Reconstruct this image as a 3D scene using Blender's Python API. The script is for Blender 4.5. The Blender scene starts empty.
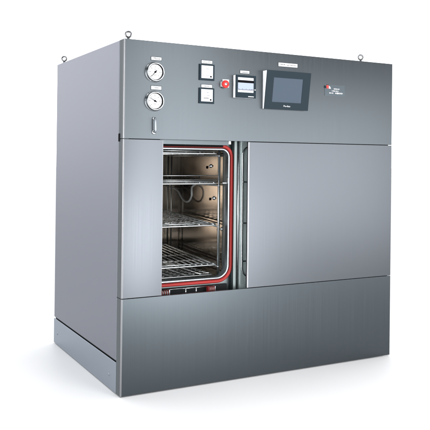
import bpy, bmesh, math, random
from mathutils import Vector, Matrix
random.seed(7)
PI = math.pi
scene = bpy.context.scene
C = scene.collection

# ------------------------------------------------------------------ camera
cam = bpy.data.cameras.new("camera")
cam.lens = 59.62642; cam.sensor_width = 36; cam.sensor_fit = 'HORIZONTAL'
cam.shift_x = 0.00251; cam.shift_y = -0.13642
cam.clip_start = 0.05; cam.clip_end = 500
co = bpy.data.objects.new("camera", cam); C.objects.link(co)
co.location = (-0.94846, -2.46733, 0.8846)
co.rotation_euler = (1.57424, -0.01123, -0.49434)
scene.camera = co

# ------------------------------------------------------------------ studio light
world = bpy.data.worlds.new("World"); scene.world = world; world.use_nodes = True
nt = world.node_tree; nt.nodes.clear()
out = nt.nodes.new('ShaderNodeOutputWorld'); bg = nt.nodes.new('ShaderNodeBackground')
tc = nt.nodes.new('ShaderNodeTexCoord')
dot = nt.nodes.new('ShaderNodeVectorMath'); dot.operation = 'DOT_PRODUCT'
dot.inputs[1].default_value = (0.474, 0.88, 0)
ramp = nt.nodes.new('ShaderNodeValToRGB')       # lit white backdrop behind the cabinet, dim studio behind the camera
mr = nt.nodes.new('ShaderNodeMapRange'); mr.inputs[1].default_value = -1; mr.inputs[2].default_value = 1
ramp.color_ramp.elements[0].position = 0.30; ramp.color_ramp.elements[0].color = (0.022, 0.036, 0.042, 1)
ramp.color_ramp.elements[1].position = 0.80; ramp.color_ramp.elements[1].color = (0.97, 0.975, 1.0, 1)
nt.links.new(tc.outputs['Generated'], dot.inputs[0])
nt.links.new(dot.outputs['Value'], mr.inputs[0])
nt.links.new(mr.outputs[0], ramp.inputs[0])
nt.links.new(ramp.outputs[0], bg.inputs[0]); nt.links.new(bg.outputs[0], out.inputs[0])
bg.inputs[1].default_value = 2.8

def softbox(name, loc, target, sx, sy, radiance, color=(1, 1, 1)):
    l = bpy.data.lights.new(name, 'AREA'); l.shape = 'RECTANGLE'; l.size = sx; l.size_y = sy
    l.energy = radiance * math.pi * sx * sy; l.color = color
    o = bpy.data.objects.new(name, l); C.objects.link(o); o.location = loc
    o.rotation_euler = (Vector(target) - Vector(loc)).to_track_quat('-Z', 'Y').to_euler()
    return o
softbox("front_softbox", (0.72, -1.75, 0.94), (0.40, 0, 0.94), 0.75, 1.84, 8.4, (1.0, 0.985, 0.99))
softbox("low_fill", (0.80, -2.0, 0.32), (0.35, 0, 0.30), 1.0, 0.60, 8.2, (1.0, 0.985, 0.99))  # added fill lamp, lifts the reflection in the lower panel
softbox("right_softbox", (3.1, -3.0, 0.80), (0.9, 0, 0.80), 2.6, 1.4, 6.9, (1.0, 0.985, 0.99))
softbox("top_fill", (-1.1, -1.3, 3.4), (-0.1, -0.2, 0.0), 2.2, 2.0, 3.4)  # overhead fill added to whiten the floor in front
softbox("left_fill", (-2.9, -2.0, 1.1), (0, 0.0, 0.8), 2.2, 1.9, 10.0, (0.98, 0.98, 1.0))  # side fill added to brighten the white housings and left edges

scene.view_settings.view_transform = 'Standard'; scene.view_settings.look = 'None'
scene.view_settings.exposure = 0; scene.view_settings.gamma = 1
scene.render.engine = 'CYCLES'
scene.cycles.max_bounces = 12; scene.cycles.glossy_bounces = 8; scene.cycles.diffuse_bounces = 4

# ------------------------------------------------------------------ materials
MATS = {}
def mat(name, base, metallic=0.0, rough=0.5, spec=0.5, emit=None):
    m = bpy.data.materials.new(name); m.use_nodes = True
    b = m.node_tree.nodes['Principled BSDF']
    b.inputs['Base Color'].default_value = (*base, 1)
    b.inputs['Metallic'].default_value = metallic
    b.inputs['Roughness'].default_value = rough
    b.inputs['Specular IOR Level'].default_value = spec
    if emit:
        b.inputs['Emission Color'].default_value = (*emit[0], 1); b.inputs['Emission Strength'].default_value = emit[1]
    MATS[name] = m
    return m
def grain(m, scale, rvar, bump, base=None, bvar=0.0, dist=0.0004):
    """streaky grain: scale stretched along one axis, drives roughness, a little tint and a fine bump"""
    nt = m.node_tree; b = nt.nodes['Principled BSDF']
    tc = nt.nodes.new('ShaderNodeTexCoord'); mp = nt.nodes.new('ShaderNodeMapping')
    mp.inputs['Scale'].default_value = scale
    n = nt.nodes.new('ShaderNodeTexNoise'); n.inputs['Scale'].default_value = 1; n.inputs['Detail'].default_value = 3
    nt.links.new(tc.outputs['Object'], mp.inputs[0]); nt.links.new(mp.outputs[0], n.inputs['Vector'])
    r0 = b.inputs['Roughness'].default_value
    mr = nt.nodes.new('ShaderNodeMapRange'); mr.inputs[1].default_value = 0.3; mr.inputs[2].default_value = 0.7
    mr.inputs[3].default_value = r0 - rvar; mr.inputs[4].default_value = r0 + rvar
    nt.links.new(n.outputs['Fac'], mr.inputs[0]); nt.links.new(mr.outputs[0], b.inputs['Roughness'])
    if bvar:
        base = b.inputs['Base Color'].default_value[:3]
        mx = nt.nodes.new('ShaderNodeMix'); mx.data_type = 'RGBA'
        mx.inputs[6].default_value = (*[c * (1 - bvar) for c in base], 1)
        mx.inputs[7].default_value = (*[c * (1 + bvar) for c in base], 1)
        nt.links.new(n.outputs['Fac'], mx.inputs[0]); nt.links.new(mx.outputs[2], b.inputs['Base Color'])
    if bump:
        bp = nt.nodes.new('ShaderNodeBump'); bp.inputs['Strength'].default_value = bump; bp.inputs['Distance'].default_value = dist
        nt.links.new(n.outputs['Fac'], bp.inputs['Height']); nt.links.new(bp.outputs[0], b.inputs['Normal'])
    return m
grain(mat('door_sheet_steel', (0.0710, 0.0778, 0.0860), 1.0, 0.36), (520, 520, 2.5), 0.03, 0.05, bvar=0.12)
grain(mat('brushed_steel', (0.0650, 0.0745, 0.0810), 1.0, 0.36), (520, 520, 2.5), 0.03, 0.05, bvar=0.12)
def brush_direction(m, amount, rot):
    nt = m.node_tree; b = nt.nodes['Principled BSDF']
    b.inputs['Anisotropic'].default_value = amount; b.inputs['Anisotropic Rotation'].default_value = rot
    cb = nt.nodes.new('ShaderNodeCombineXYZ'); cb.inputs[2].default_value = 1.0
    nt.links.new(cb.outputs[0], b.inputs['Tangent'])
grain(mat('lower_shaded_steel', (0.0590, 0.0690, 0.0760), 1.0, 0.35), (520, 520, 2.5), 0.03, 0.05, bvar=0.12)  # darker copy of brushed_steel, the lower panel's shade put into its colour
brush_direction(MATS['lower_shaded_steel'], 0.5, 0.25)
brush_direction(MATS['brushed_steel'], 0.5, 0.25)
brush_direction(MATS['door_sheet_steel'], 0.5, 0.25)
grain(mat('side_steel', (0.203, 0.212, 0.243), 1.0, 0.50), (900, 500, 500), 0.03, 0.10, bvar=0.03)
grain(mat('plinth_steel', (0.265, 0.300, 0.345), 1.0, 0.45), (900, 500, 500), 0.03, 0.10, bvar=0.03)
grain(mat('post_steel', (0.055, 0.065, 0.070), 1.0, 0.35), (600, 600, 5), 0.05, 0.1, bvar=0.10)
grain(mat('bright_steel', (0.50, 0.52, 0.53), 1.0, 0.22), (200, 200, 200), 0.06, 0.0, bvar=0.05)
grain(mat('grid_steel', (0.70, 0.71, 0.70), 0.85, 0.26), (90, 90, 90), 0.08, 0.0, bvar=0.3)
grain(mat('wire_steel', (0.36, 0.38, 0.385), 0.95, 0.30), (20, 20, 20), 0.02, 0.0, bvar=0.06)
grain(mat('flange_steel', (0.13, 0.155, 0.16), 1.0, 0.38), (300, 300, 8), 0.08, 0.1, bvar=0.12)
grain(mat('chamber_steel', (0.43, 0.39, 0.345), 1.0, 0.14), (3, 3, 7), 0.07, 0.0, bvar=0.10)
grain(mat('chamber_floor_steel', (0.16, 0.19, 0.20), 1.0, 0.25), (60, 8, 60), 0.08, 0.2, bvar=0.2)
grain(mat('door_steel', (0.42, 0.50, 0.50), 0.45, 0.25), (60, 60, 8), 0.12, 0.1, bvar=0.5)
grain(mat('strip_steel', (0.19, 0.225, 0.225), 0.7, 0.40), (400, 400, 6), 0.08, 0.1, bvar=0.35)
mat('lip_steel', (0.28, 0.31, 0.33), 1.0, 0.32)
mat('red_dull', (0.14, 0.012, 0.011), 0.0, 0.6, 0.2)
mat('roller_grey', (0.13, 0.12, 0.12), 0.0, 0.5)
grain(mat('duct_steel', (0.13, 0.165, 0.175), 1.0, 0.42), (60, 60, 3), 0.10, 0.1, bvar=0.25)
grain(mat('red_silicone', (0.27, 0.021, 0.019), 0.0, 0.52, 0.25), (120, 120, 120), 0.05, 0.05, bvar=0.12)
mat('black_gap', (0.012, 0.013, 0.014), 0.0, 0.8, 0.1)
mat('black_rubber', (0.004, 0.004, 0.0045), 0.0, 0.8, 0.04)
grain(mat('return_shade_steel', (0.075, 0.086, 0.092), 0.2, 0.60, 0.15), (400, 400, 5), 0.03, 0.0, bvar=0.1)  # darker than the sheet; shade on the left return put into the colour
mat('edge_highlight_steel', (0.22, 0.225, 0.235), 1.0, 0.34)  # lighter than the sheet, so the edge highlight sits in the base colour
mat('black_ink', (0.003, 0.003, 0.004), 0.0, 0.7, 0.05)
mat('grey_ink', (0.045, 0.047, 0.05), 0.0, 0.8, 0.1)
mat('pale_ink', (0.15, 0.165, 0.20), 0.0, 0.8, 0.1)
grain(mat('white_plastic', (0.78, 0.79, 0.80), 0.0, 0.35), (60, 60, 60), 0.05, 0.0, bvar=0.02)
mat('dial_white', (0.50, 0.505, 0.51), 0.0, 0.5)
grain(mat('slate_plastic', (0.009, 0.017, 0.023), 0.0, 0.40, 0.08), (300, 300, 300), 0.05, 0.1, bvar=0.05)
mat('screen_glass', (0.030, 0.045, 0.064), 0.0, 0.3, 0.12, emit=((0.10, 0.14, 0.19), 0.10))
mat('paper_white', (0.44, 0.45, 0.475), 0.0, 0.6, 0.2)
mat('plate_white', (0.50, 0.505, 0.51), 0.0, 0.6, 0.2)
mat('paper_lilac', (0.22, 0.26, 0.36), 0.0, 0.5)
mat('red_plastic', (0.50, 0.008, 0.006), 0.0, 0.4, 0.3)
mat('logo_red', (0.40, 0.015, 0.01), 0.0, 0.5)
mat('logo_plate', (0.066, 0.080, 0.090), 1.0, 0.38)
mat('logo_edge', (0.11, 0.125, 0.135), 0.6, 0.5)
mat('eye_steel', (0.16, 0.165, 0.17), 1.0, 0.25)
mat('cable_grey', (0.42, 0.45, 0.45), 0.2, 0.35)
grain(mat('floor_white', (0.66, 0.66, 0.66), 0.0, 0.55, 0.2), (3, 3, 3), 0.03, 0.0, bvar=0.01)

# ------------------------------------------------------------------ mesh helpers
def bx(bm, x0, x1, y0, y1, z0, z1):
    vs = [bm.verts.new(v) for v in [(x0,y0,z0),(x1,y0,z0),(x1,y1,z0),(x0,y1,z0),(x0,y0,z1),(x1,y0,z1),(x1,y1,z1),(x0,y1,z1)]]
    for f in [(0,3,2,1),(4,5,6,7),(0,1,5,4),(1,2,6,5),(2,3,7,6),(3,0,4,7)]:
        bm.faces.new([vs[i] for i in f])
    return vs
def tube(bm, path, r, n=8, closed=False, caps=True):
    P = [Vector(p) for p in path]; rings = []; N = len(P); up = None
    for i, p in enumerate(P):
        a = P[(i-1) % N] if (closed or i > 0) else p
        b = P[(i+1) % N] if (closed or i < N-1) else p
        t = (b - a).normalized()
        if up is None:
            up = t.orthogonal().normalized()
        else:
            up = (up - t * up.dot(t)).normalized()
        s = t.cross(up)
        rings.append([bm.verts.new(p + up*math.cos(2*PI*k/n)*r + s*math.sin(2*PI*k/n)*r) for k in range(n)])
    # align last to first on closed paths
    for i in range(N if closed else N-1):
        A, B = rings[i], rings[(i+1) % N]; off = 0
        if closed and i == N-1:
            off = min(range(n), key=lambda o: (A[0].co - B[o].co).length)
        for k in range(n):
            bm.faces.new([A[k], A[(k+1) % n], B[(k+1+off) % n], B[(k+off) % n]])
    if not closed and caps:
        bm.faces.new(rings[0][::-1]); bm.faces.new(rings[-1])
def lathe(bm, prof, origin, axis=(0,-1,0), n=48):
    """prof: list of (radius, height along axis)"""
    ax = Vector(axis).normalized(); u = ax.orthogonal().normalized(); v = ax.cross(u); O = Vector(origin); rings = []
    for r, h in prof:
        if r < 1e-7: rings.append([bm.verts.new(O + ax*h)])
        else: rings.append([bm.verts.new(O + ax*h + (u*math.cos(2*PI*k/n) + v*math.sin(2*PI*k/n))*r) for k in range(n)])
    for A, B in zip(rings, rings[1:]):
        for k in range(n):
            a = A[k % len(A)], A[(k+1) % len(A)]; b = B[(k+1) % len(B)], B[k % len(B)]
            f = list(dict.fromkeys([a[0], a[1], b[0], b[1]]))
            if len(f) > 2: bm.faces.new(f)
def rrect(x0, x1, z0, z1, rt, rb, n=10):
    """rounded rectangle outline in x,z; rt/rb radius of the top/bottom corners"""
    pts = []
    for cx, cz, r, a0 in [(x1-rt, z1-rt, rt, 0), (x0+rt, z1-rt, rt, PI/2), (x0+rb, z0+rb, rb, PI), (x1-rb, z0+rb, rb, 1.5*PI)]:
        for k in range(n+1):
            a = a0 + PI/2*k/n
            pts.append((cx + r*math.cos(a), cz + r*math.sin(a)))
    return pts
def loft(bm, loops, close=True):
    """bridge successive closed loops of equal count"""
    R = [[bm.verts.new(p) for p in L] for L in loops]
    n = len(R[0])
    for A, B in zip(R, R[1:]):
        for k in range(n): bm.faces.new([A[k], A[(k+1) % n], B[(k+1) % n], B[k]])
    return R
def obj(name, bm, m, parent=None, bevel=0, smooth=False, seg=2, label=None):
    bmesh.ops.recalc_face_normals(bm, faces=bm.faces)
    me = bpy.data.meshes.new(name); bm.to_mesh(me); bm.free()
    o = bpy.data.objects.new(name, me); C.objects.link(o)
    for mm in (m if isinstance(m, (list, tuple)) else [m]): me.materials.append(MATS[mm])
    if parent: o.parent = parent
    if smooth:
        for p in me.polygons: p.use_smooth = True
    if bevel:
        b = o.modifiers.new('bevel', 'BEVEL'); b.width = bevel; b.segments = seg; b.limit_method = 'ANGLE'; b.angle_limit = 0.6
        b.harden_normals = True
        for p in me.polygons: p.use_smooth = True
    if label: o['label'] = label
    return o
def box(name, x0, x1, y0, y1, z0, z1, m, parent=None, bevel=0, label=None):
    bm = bmesh.new(); bx(bm, x0, x1, y0, y1, z0, z1)
    return obj(name, bm, m, parent, bevel, label=label)
def thing(name, label, cat, group=None, loc=(0, 0, 0)):
    o = bpy.data.objects.new(name, None); C.objects.link(o); o.location = loc
    o['label'] = label; o['category'] = cat
    if group: o['group'] = group
    return o
def tag(o, label, cat, group=None):
    o['label'] = label; o['category'] = cat
    if group: o['group'] = group
    return o

W, D, H = 1.30, 0.8775, 1.3246
S1, S2, PL, T = 0.9552, 0.3634, 0.1223, 0.048

# ------------------------------------------------------------------ floor
bm = bmesh.new()
s = 60
bm.faces.new([bm.verts.new(v) for v in [(-s,-s,0),(s,-s,0),(s,s,0),(-s,s,0)]])
fl = obj('floor', bm, 'floor_white'); fl['kind'] = 'structure'

# ------------------------------------------------------------------ cabinet
cab = thing('sterilizer_cabinet', 'large stainless steel sterilizer cabinet with gauges, screen and half open sliding front', 'sterilizer')
# carcass: hollow shell so that light can reach the chamber only through the opening
bm = bmesh.new()
bx(bm, 0.0065, 0.03, T, D-0.004, 0.006, H-0.003)          # left wall
bx(bm, W-0.03, W-0.002, T, D-0.004, 0.006, H-0.003)      # right wall
bx(bm, 0.03, W-0.03, D-0.03, D-0.004, 0.006, H-0.003)    # back
bx(bm, 0.03, W-0.03, T, D-0.03, H-0.03, H-0.003)         # top
bx(bm, 0.03, W-0.03, T, D-0.03, 0.006, 0.03)             # bottom
obj('carcass', bm, 'post_steel', cab)
box('corner_post', 0.0060, 0.028, 0.0125, T-0.0005, 0.008, H-0.002, 'post_steel', cab, 0.001)
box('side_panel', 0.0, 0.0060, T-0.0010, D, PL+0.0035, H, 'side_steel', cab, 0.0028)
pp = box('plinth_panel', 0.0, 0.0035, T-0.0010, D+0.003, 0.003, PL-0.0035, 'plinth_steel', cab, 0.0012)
box('side_gap', 0.0061, 0.0063, T+0.001, D-0.006, PL-0.0032, PL+0.0032, 'black_gap', cab)
for y in (0.82, 0.12):
    bm = bmesh.new(); lathe(bm, [(0.0, 0.0022), (0.0035, 0.0022), (0.0055, 0.0012), (0.006, 0.0)], (0.0, y, 0.0555), (-1, 0, 0), 20)
    bx(bm, -0.0026, -0.0021, y-0.0035, y+0.0035, 0.055, 0.056)
    obj('screw', bm, 'plinth_steel', pp, smooth=False)
box('side_panel', W-0.0019, W, T+0.0005, D, 0.004, H, 'side_steel', cab)
box('top_panel', 0.004, W-0.002, T+0.0005, D, H-0.0029, H-0.0002, 'side_steel', cab)

def pan(name, x0, x1, z0, z1, parent, rl=0.0012, rr=0.0012, depth_l=0.0, t=0.0110, m='brushed_steel', bright_r=False):
    """folded sheet panel: front skin with a rolled edge each side; depth_l = how far the left return goes back"""
    P = []
    for k in range(7):
        a = PI + PI/2*k/6; P.append((x0+rl + rl*math.cos(a), rl + rl*math.sin(a)))
    for k in range(7):
        a = 1.5*PI + PI/2*k/6; P.append((x1-rr + rr*math.cos(a), rr + rr*math.sin(a)))
    P.append((x1, t))
    P.append((x0, t))
    bm = bmesh.new()
    A = [bm.verts.new((x, y, z0)) for x, y in P]; B = [bm.verts.new((x, y, z1)) for x, y in P]
    n = len(P)
    for k in range(n):
        f = bm.faces.new([A[k], A[(k+1) % n], B[(k+1) % n], B[k]])
        if k < 6 or (bright_r and 7 <= k < 13): f.material_index = 1      # lighter fold, edge highlight put into its colour
    bm.faces.new(A[::-1]); bm.faces.new(B)
    o = obj(name, bm, (m, 'edge_highlight_steel'), parent, 0.0011)
    if depth_l: box('side_return', x0+0.0004, x0+0.004, t-0.0002, depth_l, z0+0.0002, z1-0.0002, 'return_shade_steel', o, 0.0004)
    return o
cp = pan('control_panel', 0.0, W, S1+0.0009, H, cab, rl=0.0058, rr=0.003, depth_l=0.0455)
pan('lower_panel', 0.0, W, 0.004, S2-0.0009, cab, rl=0.0058, rr=0.003, depth_l=0.0455, m='lower_shaded_steel')
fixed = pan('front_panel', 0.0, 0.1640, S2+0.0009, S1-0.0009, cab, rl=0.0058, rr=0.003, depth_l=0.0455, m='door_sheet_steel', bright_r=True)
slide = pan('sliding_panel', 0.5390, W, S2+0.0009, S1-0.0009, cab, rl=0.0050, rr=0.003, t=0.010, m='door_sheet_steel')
# flanges behind the skins close the view behind the seams
box('upper_rail', 0.03, W-0.006, 0.0123, T, S1+0.006, S1+0.05, 'post_steel', cab)
box('seam_filler', 0.03, 0.155, 0.014, 0.020, S1-0.01, S1+0.0055, 'black_gap', cab)
box('seam_filler', 0.56, W-0.01, 0.014, 0.020, S1-0.01, S1+0.0055, 'black_gap', cab)
box('seam_filler', 0.03, 0.155, 0.0125, 0.020, S2-0.004, S2+0.01, 'black_gap', cab)
box('seam_filler', 0.56, W-0.01, 0.0125, 0.020, S2-0.004, S2+0.01, 'black_gap', cab)
# black rubber buffers showing in the corner post at each seam
box('rubber_buffer', -0.0010, 0.0044, 0.0300, 0.0462, S1-0.010, S1+0.020, 'black_rubber', cab, 0.0008)
box('rubber_buffer', 0.0006, 0.0055, 0.012, 0.0470, S2-0.0008, S2+0.0008, 'black_rubber', cab)

# lifting eyes
def eye(x, y, rot):
    bm = bmesh.new()
    lathe(bm, [(0.0, -0.002), (0.0105, -0.002), (0.0105, 0.004), (0.0085, 0.006), (0.0055, 0.008), (0.0048, 0.014), (0.0, 0.014)], (0, 0, 0), (0, 0, 1), 24)
    path = [(math.cos(a)*0.0105, 0, 0.0255 + math.sin(a)*0.0105) for a in [2*PI*k/32 for k in range(32)]]
    tube(bm, path, 0.0036, 10, closed=True)
    o = obj('lifting_eye', bm, 'eye_steel', cab, smooth=True)
    o.location = (x, y, H); o.rotation_euler = (0, 0, rot)
eye(0.036, 0.05, -0.35); eye(0.022, 0.838, -0.35); eye(1.155, 0.05, -0.35); eye(1.155, 0.83, -0.35)

# ---- control panel instruments
def text_mesh(body, size, x, y, z, m, parent, name, bold=0.0, align='CENTER', label=None):
    cu = bpy.data.curves.new('t', 'FONT'); cu.body = body; cu.size = size; cu.align_x = align; cu.align_y = 'CENTER'; cu.extrude = 0.0002; cu.offset = bold
    to = bpy.data.objects.new('t', cu); C.objects.link(to); bpy.context.view_layer.update()
    me = bpy.data.meshes.new_from_object(to.evaluated_get(bpy.context.evaluated_depsgraph_get())); bpy.data.objects.remove(to)
    me.name = name; me.transform(Matrix.Translation((x, y, z)) @ Matrix.Rotation(PI/2, 4, 'X'))
    me.materials.clear(); me.materials.append(MATS[m])
    o = bpy.data.objects.new(name, me); C.objects.link(o); o.parent = parent
    if label: o['label'] = label
    return o

def nameplate(x0, x1, z0, z1, runs, tilt=0.0):
    """white plate in a thin dark edge; its lettering is too small to read, so runs of short strokes"""
    bm = bmesh.new(); bx(bm, x0, x1, -0.0016, 0.0, z0, z1)
    p = obj('nameplate', bm, 'plate_white', cab, 0.0005)
    e = 0.0014
    bm = bmesh.new()
    bx(bm, x0-e, x1+e, -0.0010, -0.0001, z0-e, z1+e)
    obj('plate_edge', bm, 'slate_plastic', p)
    bm = bmesh.new(); zc = (z0+z1)/2
    for (a, b, dz) in runs:
        x = x0 + (x1-x0)*a
        while x < x0 + (x1-x0)*b:
            w = random.uniform(0.0009, 0.0020); h = random.uniform(0.0020, 0.0038)
            bx(bm, x, x+w, -0.0018, -0.0016, zc+dz-h/2, zc+dz+h/2); x += w + random.uniform(0.0006, 0.0012)
    obj('lettering', bm, 'grey_ink', p)
nameplate(0.1090, 0.1505, 1.2538, 1.2655, [(0.12, 0.42, 0.002), (0.4, 0.85, -0.001)])
nameplate(0.1095, 0.1515, 1.1430, 1.1560, [(0.3, 0.7, 0.0)])
nameplate(0.3215, 0.3685, 1.2570, 1.2685, [(0.15, 0.5, -0.001), (0.6, 0.88, 0.0005)])
nameplate(0.3215, 0.3690, 1.1625, 1.1740, [(0.25, 0.7, 0.0)])
nameplate(0.4960, 0.5390, 1.2295, 1.2405, [(0.2, 0.75, -0.001)])
nameplate(0.6790, 0.7740, 1.2705, 1.2860, [(0.10, 0.34, 0.001), (0.45, 0.55, -0.002), (0.58, 0.92, -0.0005)])

def gauge(cx, cz, needle_deg, seed, label):
    """steel cased dial gauge with scale, figures and pointer"""
    rnd = random.Random(seed)
    bm = bmesh.new()
    lathe(bm, [(0.0385, 0.0), (0.0385, 0.0025), (0.0365, 0.0035), (0.0345, 0.012), (0.0350, 0.015), (0.0340, 0.0175), (0.0318, 0.0180), (0.0308, 0.0165), (0.0306, 0.0085)], (0, 0, 0))
    g = obj('pressure_gauge', bm, 'bright_steel', cab, smooth=True, label=label); g.location = (cx, 0, cz)
    bm = bmesh.new(); lathe(bm, [(0.0, 0.0090), (0.0306, 0.0090)], (0, 0, 0)); obj('dial', bm, 'dial_white', g)
    bm = bmesh.new()
    lathe(bm, [(0.0306, 0.0150), (0.0296, 0.0150), (0.0290, 0.0092)], (0, 0, 0)); obj('inner_rim', bm, 'black_rubber', g)
    def stroke(bm, x0, z0, x1, z1, w0, w1, y0, y1):
        d = Vector((x1-x0, 0, z1-z0)).normalized(); s = Vector((-d.z, 0, d.x))
        q = [Vector((x0, 0, z0)) - s*w0, Vector((x0, 0, z0)) + s*w0, Vector((x1, 0, z1)) + s*w1, Vector((x1, 0, z1)) - s*w1]
        a = [bm.verts.new((v.x, y0, v.z)) for v in q]; b = [bm.verts.new((v.x, y1, v.z)) for v in q]
        bm.faces.new(a); bm.faces.new(b[::-1])
        for k in range(4): bm.faces.new([a[k], a[(k+1) % 4], b[(k+1) % 4], b[k]])
    bm = bmesh.new()
    for k in range(31):
        a = math.radians(225 - 9*k); major = k % 5 == 0
        r0 = 0.0262 if not major else 0.0240
        stroke(bm, r0*math.cos(a), r0*math.sin(a), 0.0280*math.cos(a), 0.0280*math.sin(a), 0.00028 if not major else 0.0005, 0.00028 if not major else 0.0005, -0.0093, -0.0091)
    obj('scale', bm, 'grey_ink', g)
    bm = bmesh.new()
    for k in range(7):
        a = math.radians(225 - 45*k); r = 0.0195
        x, z = r*math.cos(a), r*math.sin(a)
        for j in range(2):
            xx = x - 0.0018 + j*0.0021
            stroke(bm, xx, z-0.0015, xx+rnd.uniform(-0.0003, 0.0003), z+0.0015, 0.00055, 0.00055, -0.0093, -0.0091)
    for j in range(6): bx(bm, -0.006+j*0.002, -0.0048+j*0.002, -0.0093, -0.0091, -0.0125, -0.0105)
    for j in range(3): bx(bm, -0.003+j*0.002, -0.0018+j*0.002, -0.0093, -0.0091, 0.009, 0.011)
    obj('figures', bm, 'grey_ink', g)
    a = math.radians(needle_deg); c, s = math.cos(a), math.sin(a)
    bm = bmesh.new()
    stroke(bm, -c*0.008, -s*0.008, c*0.0245, s*0.0245, 0.0014, 0.0004, -0.0122, -0.0112)
    lathe(bm, [(0.0, 0.0135), (0.0030, 0.0135), (0.0036, 0.0110), (0.0036, 0.0092)], (0, 0, 0), n=20)
    obj('pointer', bm, 'black_ink', g)
    # lug with screw at the right of the flange
    bm = bmesh.new()
    lathe(bm, [(0.0, 0.0045), (0.0018, 0.0045), (0.0022, 0.0034)], (0.0365*math.cos(0.5), 0, -0.0365*math.sin(0.5)), n=12)
    obj('flange_screw', bm, 'post_steel', g)
    bm = bmesh.new()
    lathe(bm, [(0.0, 0.0045), (0.0018, 0.0045), (0.0022, 0.0034)], (-0.0365*math.cos(0.9), 0, 0.0365*math.sin(0.9)), n=12)
    obj('flange_screw', bm, 'post_steel', g)
gauge(0.1225, 1.2080, 228, 1, 'upper dial gauge, pointer resting at the lower left')
gauge(0.1225, 1.0990, 152, 2, 'lower dial gauge, pointer to the upper left')

# small pull handle
bm = bmesh.new()
hx = 0.1225
path = [(hx, 0.0, 1.034), (hx, -0.010, 1.034), (hx, -0.0145, 1.031), (hx, -0.016, 1.026), (hx+0.0006, -0.016, 1.005), (hx+0.0010, -0.016, 0.990), (hx+0.0010, -0.0145, 0.985), (hx+0.0010, -0.010, 0.982), (hx+0.0010, 0.0, 0.982)]
tube(bm, path, 0.0036, 12)
h = obj('pull_handle', bm, 'lip_steel', cab, smooth=True)
for zz, r in ((1.034, 0.0065), (0.982, 0.0085)):
    bm = bmesh.new(); lathe(bm, [(0.0, 0.005), (r*0.75, 0.005), (r, 0.003), (r, 0.0)], (hx+0.0005, 0, zz), n=24)
    obj('handle_foot', bm, 'bright_steel', h, smooth=True)

# recorders / controllers
def prism_frame(bm, x0, x1, z0, z1, b, y0, y1):
    """picture frame"""
    bx(bm, x0, x0+b, y1, y0, z0, z1); bx(bm, x1-b, x1, y1, y0, z0, z1)
    bx(bm, x0+b, x1-b, y1, y0, z0, z0+b); bx(bm, x0+b, x1-b, y1, y0, z1-b, z1)
def display(x0, x1, z0, z1, kind, label):
    bm = bmesh.new(); bx(bm, x0, x1, -0.006, 0.0, z0, z1)
    d = obj('controller', bm, 'slate_plastic', cab, 0.001, label=label)
    b = 0.0078
    bm = bmesh.new(); bx(bm, x0+b, x1-b, -0.0075, -0.006, z0+b, z1-b*0.7); obj('display_face', bm, 'paper_white', d, 0.0004)
    w = x1-x0; hh = z1-z0
    bm = bmesh.new()
    if kind == 1:
        bx(bm, x0+w*0.18, x0+w*0.76, -0.0078, -0.0075, z0+hh*0.275, z0+hh*0.29)
        for k in range(3): bx(bm, x0+w*0.44+k*0.004, x0+w*0.44+k*0.004+0.0026, -0.0078, -0.0075, z0+hh*0.69, z0+hh*0.73)
        for k in range(7): bx(bm, x0+w*0.2+k*0.0055, x0+w*0.2+k*0.0055+0.0012, -0.0078, -0.0075, z0+hh*0.5, z0+hh*0.515)
        for k in range(3): bx(bm, x0+w*0.2+k*0.0035, x0+w*0.2+k*0.0035+0.002, -0.0078, -0.0075, z0+hh*0.58, z0+hh*0.60)
    else:
        bx(bm, x0+w*0.14, x0+w*0.80, -0.0078, -0.0075, z0+hh*0.47, z0+hh*0.48)
        for k in range(3): bx(bm, x0+w*0.48+k*0.003, x0+w*0.48+k*0.003+0.002, -0.0078, -0.0075, z0+hh*0.68, z0+hh*0.73)
        for k in range(4): bx(bm, x0+w*0.5+k*0.003, x0+w*0.5+k*0.003+0.002, -0.0078, -0.0075, z0+hh*0.50, z0+hh*0.53)
    obj('printed_marks', bm, 'pale_ink', d)
    if kind == 2:
        bm = bmesh.new()
        for k in range(7): bx(bm, x0+w*0.28+k*0.0032, x0+w*0.28+k*0.0032+0.0026, -0.0078, -0.0075, z0+hh*0.325, z0+hh*0.36)
        obj('readout', bm, 'black_ink', d)
    bm = bmesh.new(); bx(bm, x1-b-0.0125, x1-b-0.006, -0.0082, -0.0075, z0+b+0.004, z0+b+0.010); obj('button', bm, 'black_ink', d, 0.0004)
display(0.3105, 0.3770, 1.1905, 1.2535, 1, 'upper square controller with pale lilac printing')
display(0.3105, 0.3770, 1.1000, 1.1610, 2, 'lower square controller with a dark readout line')

# emergency switch
bm = bmesh.new(); bx(bm, 0.4150, 0.4450, -0.0022, 0.0, 1.1685, 1.2000)
es = obj('emergency_switch', bm, 'plate_white', cab, 0.0006)
bm = bmesh.new(); bx(bm, 0.4060, 0.4145, -0.006, 0.0, 1.1700, 1.1900)
obj('lock_hasp', bm, 'cable_grey', es, 0.0008)
bm = bmesh.new(); lathe(bm, [(0.0105, 0.0022), (0.0105, 0.010), (0.0140, 0.0115), (0.0152, 0.0140), (0.0148, 0.0185), (0.0120, 0.0205), (0.0070, 0.0205), (0.0060, 0.0190)], (0.4215, 0, 1.1795))
obj('red_knob', bm, 'red_plastic', es, smooth=True)
bm = bmesh.new(); lathe(bm, [(0.0060, 0.0180), (0.0055, 0.0212), (0.0, 0.0215)], (0.4215, 0, 1.1795), n=24)
obj('knob_centre', bm, 'bright_steel', es, smooth=True)

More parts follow.
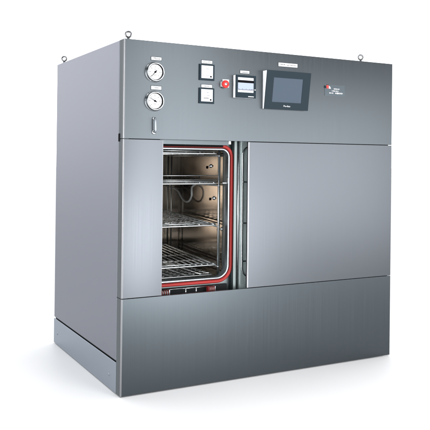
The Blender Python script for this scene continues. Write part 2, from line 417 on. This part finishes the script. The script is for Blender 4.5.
# chart recorder
bm = bmesh.new(); bx(bm, 0.4650, 0.5560, -0.0185, 0.0, 1.1298, 1.2190)
rec = obj('chart_recorder', bm, 'white_plastic', cab, 0.0008)
rx0, rx1, rz0, rz1 = 0.4645, 0.5575, 1.1290, 1.2195
bm = bmesh.new(); prism_frame(bm, rx0, rx1, rz0, rz1, 0.0090, -0.0187, -0.0230)
bx(bm, rx0+0.009, rx1-0.009, -0.0230, -0.0187, rz0+0.009, rz0+0.0215)
obj('recorder_bezel', bm, 'slate_plastic', rec)
bm = bmesh.new(); bx(bm, rx0+0.009, rx1-0.009, -0.0200, -0.0187, rz0+0.0215, rz1-0.009)
obj('recorder_window', bm, 'paper_white', rec)
bm = bmesh.new(); bx(bm, rx0+0.0095, rx1-0.0095, -0.0206, -0.0201, rz1-0.0300, rz1-0.0200); obj('dark_slot', bm, 'black_ink', rec)
bm = bmesh.new(); bx(bm, rx0+0.0105, rx1-0.0105, -0.0206, -0.0201, rz0+0.033, rz1-0.0305); obj('chart_paper', bm, 'paper_lilac', rec)
bm = bmesh.new()
for k in range(16):
    bx(bm, rx0+0.014+k*0.0042, rx0+0.0158+k*0.0042, -0.0209, -0.0206, rz0+0.0305, rz0+0.0305+(0.004 if k % 4 else 0.0065))
bx(bm, rx1-0.022, rx1-0.013, -0.0209, -0.0206, rz0+0.0335, rz0+0.0352)
obj('chart_marks', bm, 'grey_ink', rec)
bm = bmesh.new(); bx(bm, rx1-0.036, rx1-0.010, -0.0234, -0.0230, rz0+0.0045, rz0+0.0075); obj('white_strip', bm, 'dial_white', rec)
bm = bmesh.new(); bx(bm, rx1-0.008, rx1-0.003, -0.0250, -0.0230, rz0+0.032, rz0+0.036); obj('latch', bm, 'bright_steel', rec)

# touch screen: wedge housing, top standing out further than the bottom
hx0, hx1, hz0, hz1 = 0.6030, 0.8200, 1.0905, 1.2470
yt, yb = -0.0330, -0.0115
def wedge(bm, x0, x1, z0, z1, f0, f1):
    """f0/f1(z): back and front y"""
    v = [(x0, f0(z0), z0), (x1, f0(z0), z0), (x1, f1(z0), z0), (x0, f1(z0), z0), (x0, f0(z1), z1), (x1, f0(z1), z1), (x1, f1(z1), z1), (x0, f1(z1), z1)]
    vs = [bm.verts.new(p) for p in v]
    for f in [(0,3,2,1),(4,5,6,7),(0,1,5,4),(1,2,6,5),(2,3,7,6),(3,0,4,7)]: bm.faces.new([vs[i] for i in f])
fy = lambda off: (lambda z: yb + (yt-yb)*(z-hz0)/(hz1-hz0) - off)
bm = bmesh.new(); wedge(bm, hx0+0.001, hx1-0.001, hz0+0.001, hz1-0.001, lambda z: 0.0, fy(-0.0005))
hmi = obj('touch_screen', bm, 'white_plastic', cab, 0.0008)
bm = bmesh.new()
sx0, sx1, sz0, sz1 = 0.6375, 0.7822, 1.1198, 1.2188
for (a, b, c, d) in [(hx0, sx0, hz0, hz1), (sx1, hx1, hz0, hz1), (sx0, sx1, hz0, sz0), (sx0, sx1, sz1, hz1)]:
    wedge(bm, a, b, c, d, fy(0.0), fy(0.0035))
bmesh.ops.remove_doubles(bm, verts=bm.verts, dist=1e-6)
obj('screen_bezel', bm, 'slate_plastic', hmi)
bm = bmesh.new(); wedge(bm, sx0, sx1, sz0, sz1, fy(0.0002), fy(0.0022))
obj('screen', bm, 'screen_glass', hmi)
t = text_mesh('Pro-face', 0.0100, 0.0, 0, 0, 'dial_white', hmi, 'brand_lettering', bold=0.0)
t.location = (0.712, fy(0.0037)(1.1050), 1.1050); t.rotation_euler = (-math.atan((yb-yt)/(hz1-hz0))*-1, 0, 0)

# maker's plate
bm = bmesh.new(); bx(bm, 0.9180, 1.0270, -0.0008, 0.0, 1.1620, 1.2080)
lp = obj('maker_plate', bm, 'logo_plate', cab, 0.0003)
bm = bmesh.new()
bx(bm, 0.926, 0.9375, -0.0014, -0.0008, 1.1930, 1.2070); obj('logo_square', bm, 'logo_red', lp)
bm = bmesh.new()
bx(bm, 0.9145, 0.9255, -0.0014, -0.0008, 1.1935, 1.2045); bx(bm, 0.926, 0.9375, -0.0014, -0.0008, 1.2075, 1.2095); obj('logo_block', bm, 'slate_plastic', lp)
bm = bmesh.new()
v = [bm.verts.new(p) for p in [(0.9385, -0.0013, 1.1925), (0.9500, -0.0013, 1.1925), (0.9470, -0.0013, 1.2000), (0.9400, -0.0013, 1.2045)]]; bm.faces.new(v)
rnd = random.Random(3)
for z, a, b, h in [(1.1925, 0.966, 0.997, 0.0050), (1.1835, 0.955, 0.990, 0.0050), (1.1740, 0.942, 0.960, 0.0050), (1.1745, 0.974, 1.014, 0.0075)]:
    x = a
    while x < b:
        w = rnd.uniform(0.0012, 0.0036); hh = h*rnd.uniform(0.6, 1.0)
        bx(bm, x, x+w, -0.0012, -0.0008, z-hh/2, z+hh/2); x += w + rnd.uniform(0.0012, 0.003)
obj('plate_lettering', bm, 'dial_white', lp)
bm = bmesh.new(); prism_frame(bm, 0.9180, 1.0270, 1.1620, 1.2080, 0.0004, -0.0008, -0.0012); obj('plate_edge', bm, 'logo_edge', lp)

# ------------------------------------------------------------------ vestibule and chamber
YF = 0.090
VX0, VX1 = 0.03, 0.66
# flange with a rounded aperture
outer = []
ap = rrect(0.076, 0.4985, 0.3975, 0.9245, 0.034, 0.052, 10)
x0, x1, z0, z1 = 0.034, 0.60, 0.340, 1.02
def to_rect(px, pz):
    cx, cz = 0.29, 0.66; dx, dz = px-cx, pz-cz
    k = min(((x1-cx)/dx if dx > 0 else (x0-cx)/dx) if abs(dx) > 1e-9 else 1e9, ((z1-cz)/dz if dz > 0 else (z0-cz)/dz) if abs(dz) > 1e-9 else 1e9)
    return (cx+dx*k, cz+dz*k)
bm = bmesh.new()
loft(bm, [[(*[to_rect(*p)[0]], YF, to_rect(*p)[1]) for p in ap], [(p[0], YF, p[1]) for p in ap], [(p[0], YF+0.03, p[1]) for p in ap]])
obj('chamber_flange', bm, 'flange_steel', cab)
# bright lip round the aperture
bm = bmesh.new()
def ring_loop(g, y): return [(p[0], y, p[1]) for p in rrect(0.076-g, 0.4985+g, 0.3975-g, 0.9245+g, 0.034+g, 0.052+g, 10)]
loft(bm, [ring_loop(0.0050, YF-0.0002), ring_loop(0.0048, YF-0.006), ring_loop(0.0035, YF-0.0085), ring_loop(-0.0035, YF-0.0085), ring_loop(-0.005, YF-0.006), ring_loop(-0.005, YF+0.028)])
obj('chamber_lip', bm, 'lip_steel', cab, smooth=True)
# red gasket: soft D-section ring
bm = bmesh.new()
sec = [(0.0052, 0.0), (0.0056, -0.007), (0.0075, -0.0125), (0.0120, -0.0145), (0.0165, -0.0125), (0.0190, -0.007), (0.0194, 0.0)]
loft(bm, [ring_loop(g, YF-0.0003+y) for g, y in sec])
obj('door_gasket', bm, 'red_silicone', cab, smooth=True)
# vestibule walls
bm = bmesh.new()
bx(bm, 0.034, 0.60, 0.014, YF-0.001, 0.332, 0.3395)       # floor ledge
obj('ledge', bm, 'post_steel', cab)
box('vestibule_ceiling', 0.034, 0.60, T+0.002, YF-0.001, 1.005, 1.012, 'post_steel', cab)
box('vestibule_wall', 0.031, 0.0335, 0.014, YF-0.001, 0.34, 1.004, 'post_steel', cab)

# chamber liner (inside faces only matter, built with thickness)
CX0, CX1, CZ0, CZ1, CY1 = 0.045, 0.5050, 0.386, 0.944, 0.700
bm = bmesh.new(); bx(bm, CX1, CX1+0.006, YF+0.002, CY1, CZ0-0.006, CZ1+0.006)
rw = obj('chamber_wall', bm, 'chamber_steel', cab)
bm = bmesh.new(); bx(bm, CX0-0.006, CX0, YF+0.002, CY1, CZ0-0.006, CZ1+0.006); obj('chamber_wall', bm, 'chamber_steel', cab)
bm = bmesh.new(); bx(bm, CX0-0.006, CX1+0.006, CY1+0.0005, CY1+0.007, CZ0-0.006, CZ1+0.006); obj('chamber_back', bm, 'chamber_steel', cab)
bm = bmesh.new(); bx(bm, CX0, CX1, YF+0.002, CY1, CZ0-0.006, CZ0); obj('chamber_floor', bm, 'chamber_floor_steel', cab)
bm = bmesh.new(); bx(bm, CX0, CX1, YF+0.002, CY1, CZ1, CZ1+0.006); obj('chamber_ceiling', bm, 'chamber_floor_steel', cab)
# pressed oval and bolts on the right wall
bm = bmesh.new()
ov = [(CX1-0.002, 0.43 + a, 0.803 + b) for a, b in [(x-0.0, z) for x, z in [(0.07*math.cos(t) , 0.007*math.sin(t)) for t in [2*PI*k/28 for k in range(28)]]]]
tube(bm, ov, 0.0013, 6, closed=True)
obj('wall_slot', bm, 'duct_steel', rw, smooth=True)
for (y, z) in [(0.255, 0.853), (0.224, 0.716), (0.15, 0.590)]:
    bm = bmesh.new(); lathe(bm, [(0.0, 0.010), (0.0035, 0.010), (0.0050, 0.008), (0.0050, 0.003), (0.0085, 0.002), (0.0085, 0.0)], (CX1, y, z), (-1, 0, 0), 20)
    obj('wall_bolt', bm, 'bright_steel', rw, smooth=True)
    bm = bmesh.new(); lathe(bm, [(0.0, 0.003), (0.006, 0.003), (0.006, 0.0)], (CX1, y+0.035, z-0.006), (-1, 0, 0), 20)
    obj('wall_port', bm, 'black_rubber', rw)
# air duct plates on the right wall: vertical seams and a slanted baffle
for y in (0.14, 0.175):
    box('wall_seam', CX1-0.003, CX1-0.0002, y, y+0.004, CZ0+0.002, CZ1-0.002, 'duct_steel', rw)
# latch at the lip
bm = bmesh.new(); bx(bm, 0.4900, 0.4935, YF-0.012, YF+0.008, 0.783, 0.808); bx(bm, 0.4700, 0.4935, YF-0.004, YF+0.004, 0.783, 0.788)
obj('lip_latch', bm, 'lip_steel', cab, 0.001)

# guide rods, door and its rim in the opening
for x, y in ((0.5235, 0.052),):
    bm = bmesh.new(); tube(bm, [(x, y, 0.3400), (x, y, 1.00)], 0.0030, 14)
    obj('guide_rod', bm, 'bright_steel', cab, smooth=True)
box('guide_channel', 0.5275, 0.5300, 0.050, 0.085, 0.3400, 1.00, 'strip_steel', cab, 0.0008)
dr = box('sliding_door', 0.5340, 1.02, 0.052, 0.086, 0.346, 0.990, 'door_steel', cab, 0.002, label='dark steel inner door slid to the right behind the front sheet')
bm = bmesh.new()
tube(bm, [(a, 0.0475, b) for a, b in rrect(0.5400, 1.0, 0.3985, 0.936, 0.034, 0.045, 10)], 0.0028, 10, closed=True)
obj('door_rim', bm, 'bright_steel', dr, smooth=True)
for z in (0.791, 0.622, 0.466):
    box('door_reflection_bar', 0.544, 0.99, 0.0460, 0.0515, z-0.002, z+0.002, 'bright_steel', dr, 0.0006)  # added bright bars standing for the rack shelves mirrored in the door
box('flange_tab', 0.466, 0.500, 0.072, YF-0.0005, 0.944, 0.962, 'bright_steel', cab, 0.001)
box('lower_dark_plate', 0.034, 0.4900, 0.0780, 0.0860, 0.3400, 0.3735, 'black_gap', cab)  # black plate added to darken the flange below the gasket
box('header_shade_strip', 0.034, 0.4400, 0.030, 0.040, 0.9310, 0.9383, 'black_rubber', cab, 0.001)  # added black strip standing for the shade over the gasket top
box('guide_strip', 0.5070, 0.5195, 0.056, 0.060, 0.3400, 1.00, 'strip_steel', cab, 0.0008)
box('header_rail', 0.034, 0.4600, 0.020, 0.050, 0.9385, 0.9950, 'post_steel', cab, 0.0015)
# rollers and pegs on the ledge
def roller(x, wid, label):
    bm = bmesh.new(); tube(bm, [(x, 0.050, 0.3625), (x+wid, 0.050, 0.3625)], 0.0095, 20)
    r = obj('roller', bm, 'roller_grey', cab, smooth=False, label=label)
    for k in range(4):
        bm = bmesh.new(); cx = x + wid*(0.1+0.8*k/3)
        path = [(cx, 0.050+0.0102*math.cos(a), 0.3625+0.0102*math.sin(a)) for a in [2*PI*j/24 for j in range(24)]]
        tube(bm, path, 0.0016, 8, closed=True); obj('red_band', bm, 'red_dull', r, smooth=True)
    for xx in (x-0.003, x+wid):
        box('roller_bracket', xx, xx+0.003, 0.042, 0.060, 0.3400, 0.3740, 'red_dull' if xx < x else 'lip_steel', r)
roller(0.3890, 0.026, 'red banded roller under the gasket at the right')
roller(0.1800, 0.034, 'red banded roller under the gasket by the left panel')
for x in (0.2900, 0.3360):
    bm = bmesh.new(); tube(bm, [(x, 0.052, 0.3400), (x, 0.052, 0.3740)], 0.0022, 10); obj('ledge_peg', bm, 'bright_steel', cab, smooth=True)
bm = bmesh.new(); tube(bm, [(0.20, 0.060, 0.3720), (0.43, 0.060, 0.3720)], 0.0016, 8); obj('ledge_wire', bm, 'bright_steel', cab, smooth=True)

# ------------------------------------------------------------------ rack standing in the chamber
RX0, RX1, RY0, RY1 = 0.085, 0.482, 0.125, 0.640
SHELVES = (0.906, 0.782, 0.610, 0.446)
TILT = {0.906: 0.0, 0.782: 0.0, 0.610: math.radians(2.8), 0.446: math.radians(3.2)}     # lower runners rise towards the back
rack = thing('shelf_rack', 'tall steel wire rack standing inside the open sterilizer chamber', 'rack', loc=(0, 0, CZ0))
def rk(z): return z - CZ0
for x, y in ((RX0+0.004, RY0+0.006), (RX1-0.007, RY0+0.006), (RX0+0.004, RY1-0.006), (RX1-0.007, RY1-0.006), (RX1-0.007, RY1-0.045)):
    bm = bmesh.new(); tube(bm, [(x, y, 0.0), (x, y, rk(0.930))], 0.0034, 10); obj('post', bm, 'wire_steel', rack, smooth=True)
for z in SHELVES:
    for x in (RX0+0.004, RX1-0.007):
        bm = bmesh.new(); tube(bm, [(x, RY0, rk(z)-0.009), (x, RY1, rk(z)-0.009+(RY1-RY0)*math.tan(TILT[z]))], 0.0030, 8); obj('runner', bm, 'wire_steel', rack, smooth=True)
for y in (RY0+0.006, RY1-0.006):
    bm = bmesh.new(); tube(bm, [(RX0+0.004, y, 0.011), (RX1-0.007, y, 0.011)], 0.0030, 8); obj('crossbar', bm, 'wire_steel', rack, smooth=True)
    bm = bmesh.new(); tube(bm, [(RX0+0.004, y, rk(0.927)), (RX1-0.007, y, rk(0.927))], 0.0030, 8); obj('crossbar', bm, 'wire_steel', rack, smooth=True)

for z in (0.797, 0.815):
    bm = bmesh.new(); tube(bm, [(RX0+0.004, RY0+0.004, rk(z)), (RX1-0.007, RY0+0.004, rk(z))], 0.0014, 8); obj('guard_rail', bm, 'wire_steel', rack, smooth=True)
def shelf(z, pattern, label):
    t = thing('wire_shelf', label, 'shelf', 'wire shelves in the chamber rack', loc=(0, RY0*(1-math.cos(TILT[z])), z-RY0*math.sin(TILT[z])))
    t.rotation_euler = (TILT[z], 0, 0)
    a, b, c, d = RX0+0.012, RX1-0.016, RY0+0.001, RY1-0.014
    bm = bmesh.new()
    path = [(p[0], p[1], 0) for p in rrect(a, b, c, d, 0.012, 0.012, 5)]
    tube(bm, path, 0.0034, 8, closed=True)
    tube(bm, [(a+0.004, c-0.0015, 0.009), (b-0.004, c-0.0015, 0.009)], 0.0020, 8)
    obj('frame', bm, 'wire_steel', t, smooth=True)
    bm = bmesh.new()
    if pattern == 'mesh':            # expanded metal: zigzag wires
        n = 12; st = (d-c)/25
        for i in range(n):
            x = a+0.006+(b-a-0.012)*i/(n-1); w = (b-a-0.012)/(n-1)*0.30
            pts = [(x + (w if k % 2 else -w), c+0.002+k*st, (0.0035 if (k+i) % 2 else -0.0015)) for k in range(25)]
            tube(bm, pts, 0.0021, 5)
        obj('wire_grid', bm, 'grid_steel', t)
        bm = bmesh.new()
        for j in range(1, 4):
            y = c+(d-c)*j/4; tube(bm, [(a, y, -0.004), (b, y, -0.004)], 0.0024, 6)
        obj('cross_wires', bm, 'grid_steel', t, smooth=True)
    else:
        n = 14
        for i in range(n):
            x = a+0.008+(b-a-0.016)*i/(n-1); tube(bm, [(x, c, 0.0015), (x, d, 0.0015)], 0.0023, 6)
        obj('wire_grid', bm, 'grid_steel', t, smooth=True)
        bm = bmesh.new()
        for j in range(1, 4):
            y = c+(d-c)*j/4; tube(bm, [(a, y, -0.0025), (b, y, -0.0025)], 0.0024, 6)
        obj('cross_wires', bm, 'grid_steel', t, smooth=True)
    return t
shelf(SHELVES[0], 'mesh', 'topmost wire shelf, close under the chamber ceiling')
shelf(SHELVES[1], 'mesh', 'second wire shelf from the top, above the hanging cable loop')
shelf(SHELVES[2], 'mesh', 'third wire shelf down, at mid height of the chamber')
shelf(SHELVES[3], 'bars', 'lowest wire shelf of the rack, above the chamber floor tray')
# perforated tray on the chamber floor
tr = thing('floor_tray', 'low steel mesh tray lying on the chamber floor under the rack shelves', 'tray', loc=(0, 0, CZ0))
bm = bmesh.new()
for i in range(11):
    x = RX0+0.02+(RX1-RX0-0.05)*i/10
    tube(bm, [(x+(0.010 if k % 2 else -0.010), 0.16+k*0.0190, 0.016+0.003*((k+i) % 2)) for k in range(23)], 0.0022, 5)
obj('mesh_sheet', bm, 'grid_steel', tr)
bm = bmesh.new(); tube(bm, [(p[0], p[1], 0.016) for p in rrect(RX0+0.008, RX1-0.018, 0.15, 0.585, 0.012, 0.012, 5)], 0.0030, 8, closed=True)
for x in (RX0+0.02, RX1-0.03):
    for y in (0.17, 0.56): tube(bm, [(x, y, 0.0), (x, y, 0.016)], 0.0030, 8)
obj('tray_frame', bm, 'wire_steel', tr, smooth=True)

# hanging probe cable
pts = [(0.488, 0.655, 0.748), (0.480, 0.599, 0.745), (0.476, 0.560, 0.7435), (0.475, 0.535, 0.738), (0.475, 0.511, 0.727), (0.475, 0.494, 0.714), (0.475, 0.478, 0.703), (0.475, 0.455, 0.693), (0.475, 0.428, 0.6885), (0.475, 0.405, 0.694), (0.475, 0.389, 0.706), (0.475, 0.379, 0.722), (0.475, 0.380, 0.740), (0.480, 0.387, 0.757), (0.4985, 0.392, 0.768)]
def smooth_path(P, n=5):
    P = [Vector(p) for p in P]; Q = []
    for i in range(len(P)-1):
        p0, p1, p2, p3 = P[max(i-1, 0)], P[i], P[i+1], P[min(i+2, len(P)-1)]
        for k in range(n):
            t = k/n
            Q.append(0.5*((2*p1) + (-p0+p2)*t + (2*p0-5*p1+4*p2-p3)*t*t + (-p0+3*p1-3*p2+p3)*t**3))
    return Q + [P[-1]]
bm = bmesh.new(); tube(bm, smooth_path(pts), 0.0042, 10)
tag(obj('probe_cable', bm, 'cable_grey', smooth=True), 'grey cable hanging in a loop below the second shelf in the chamber', 'cable')
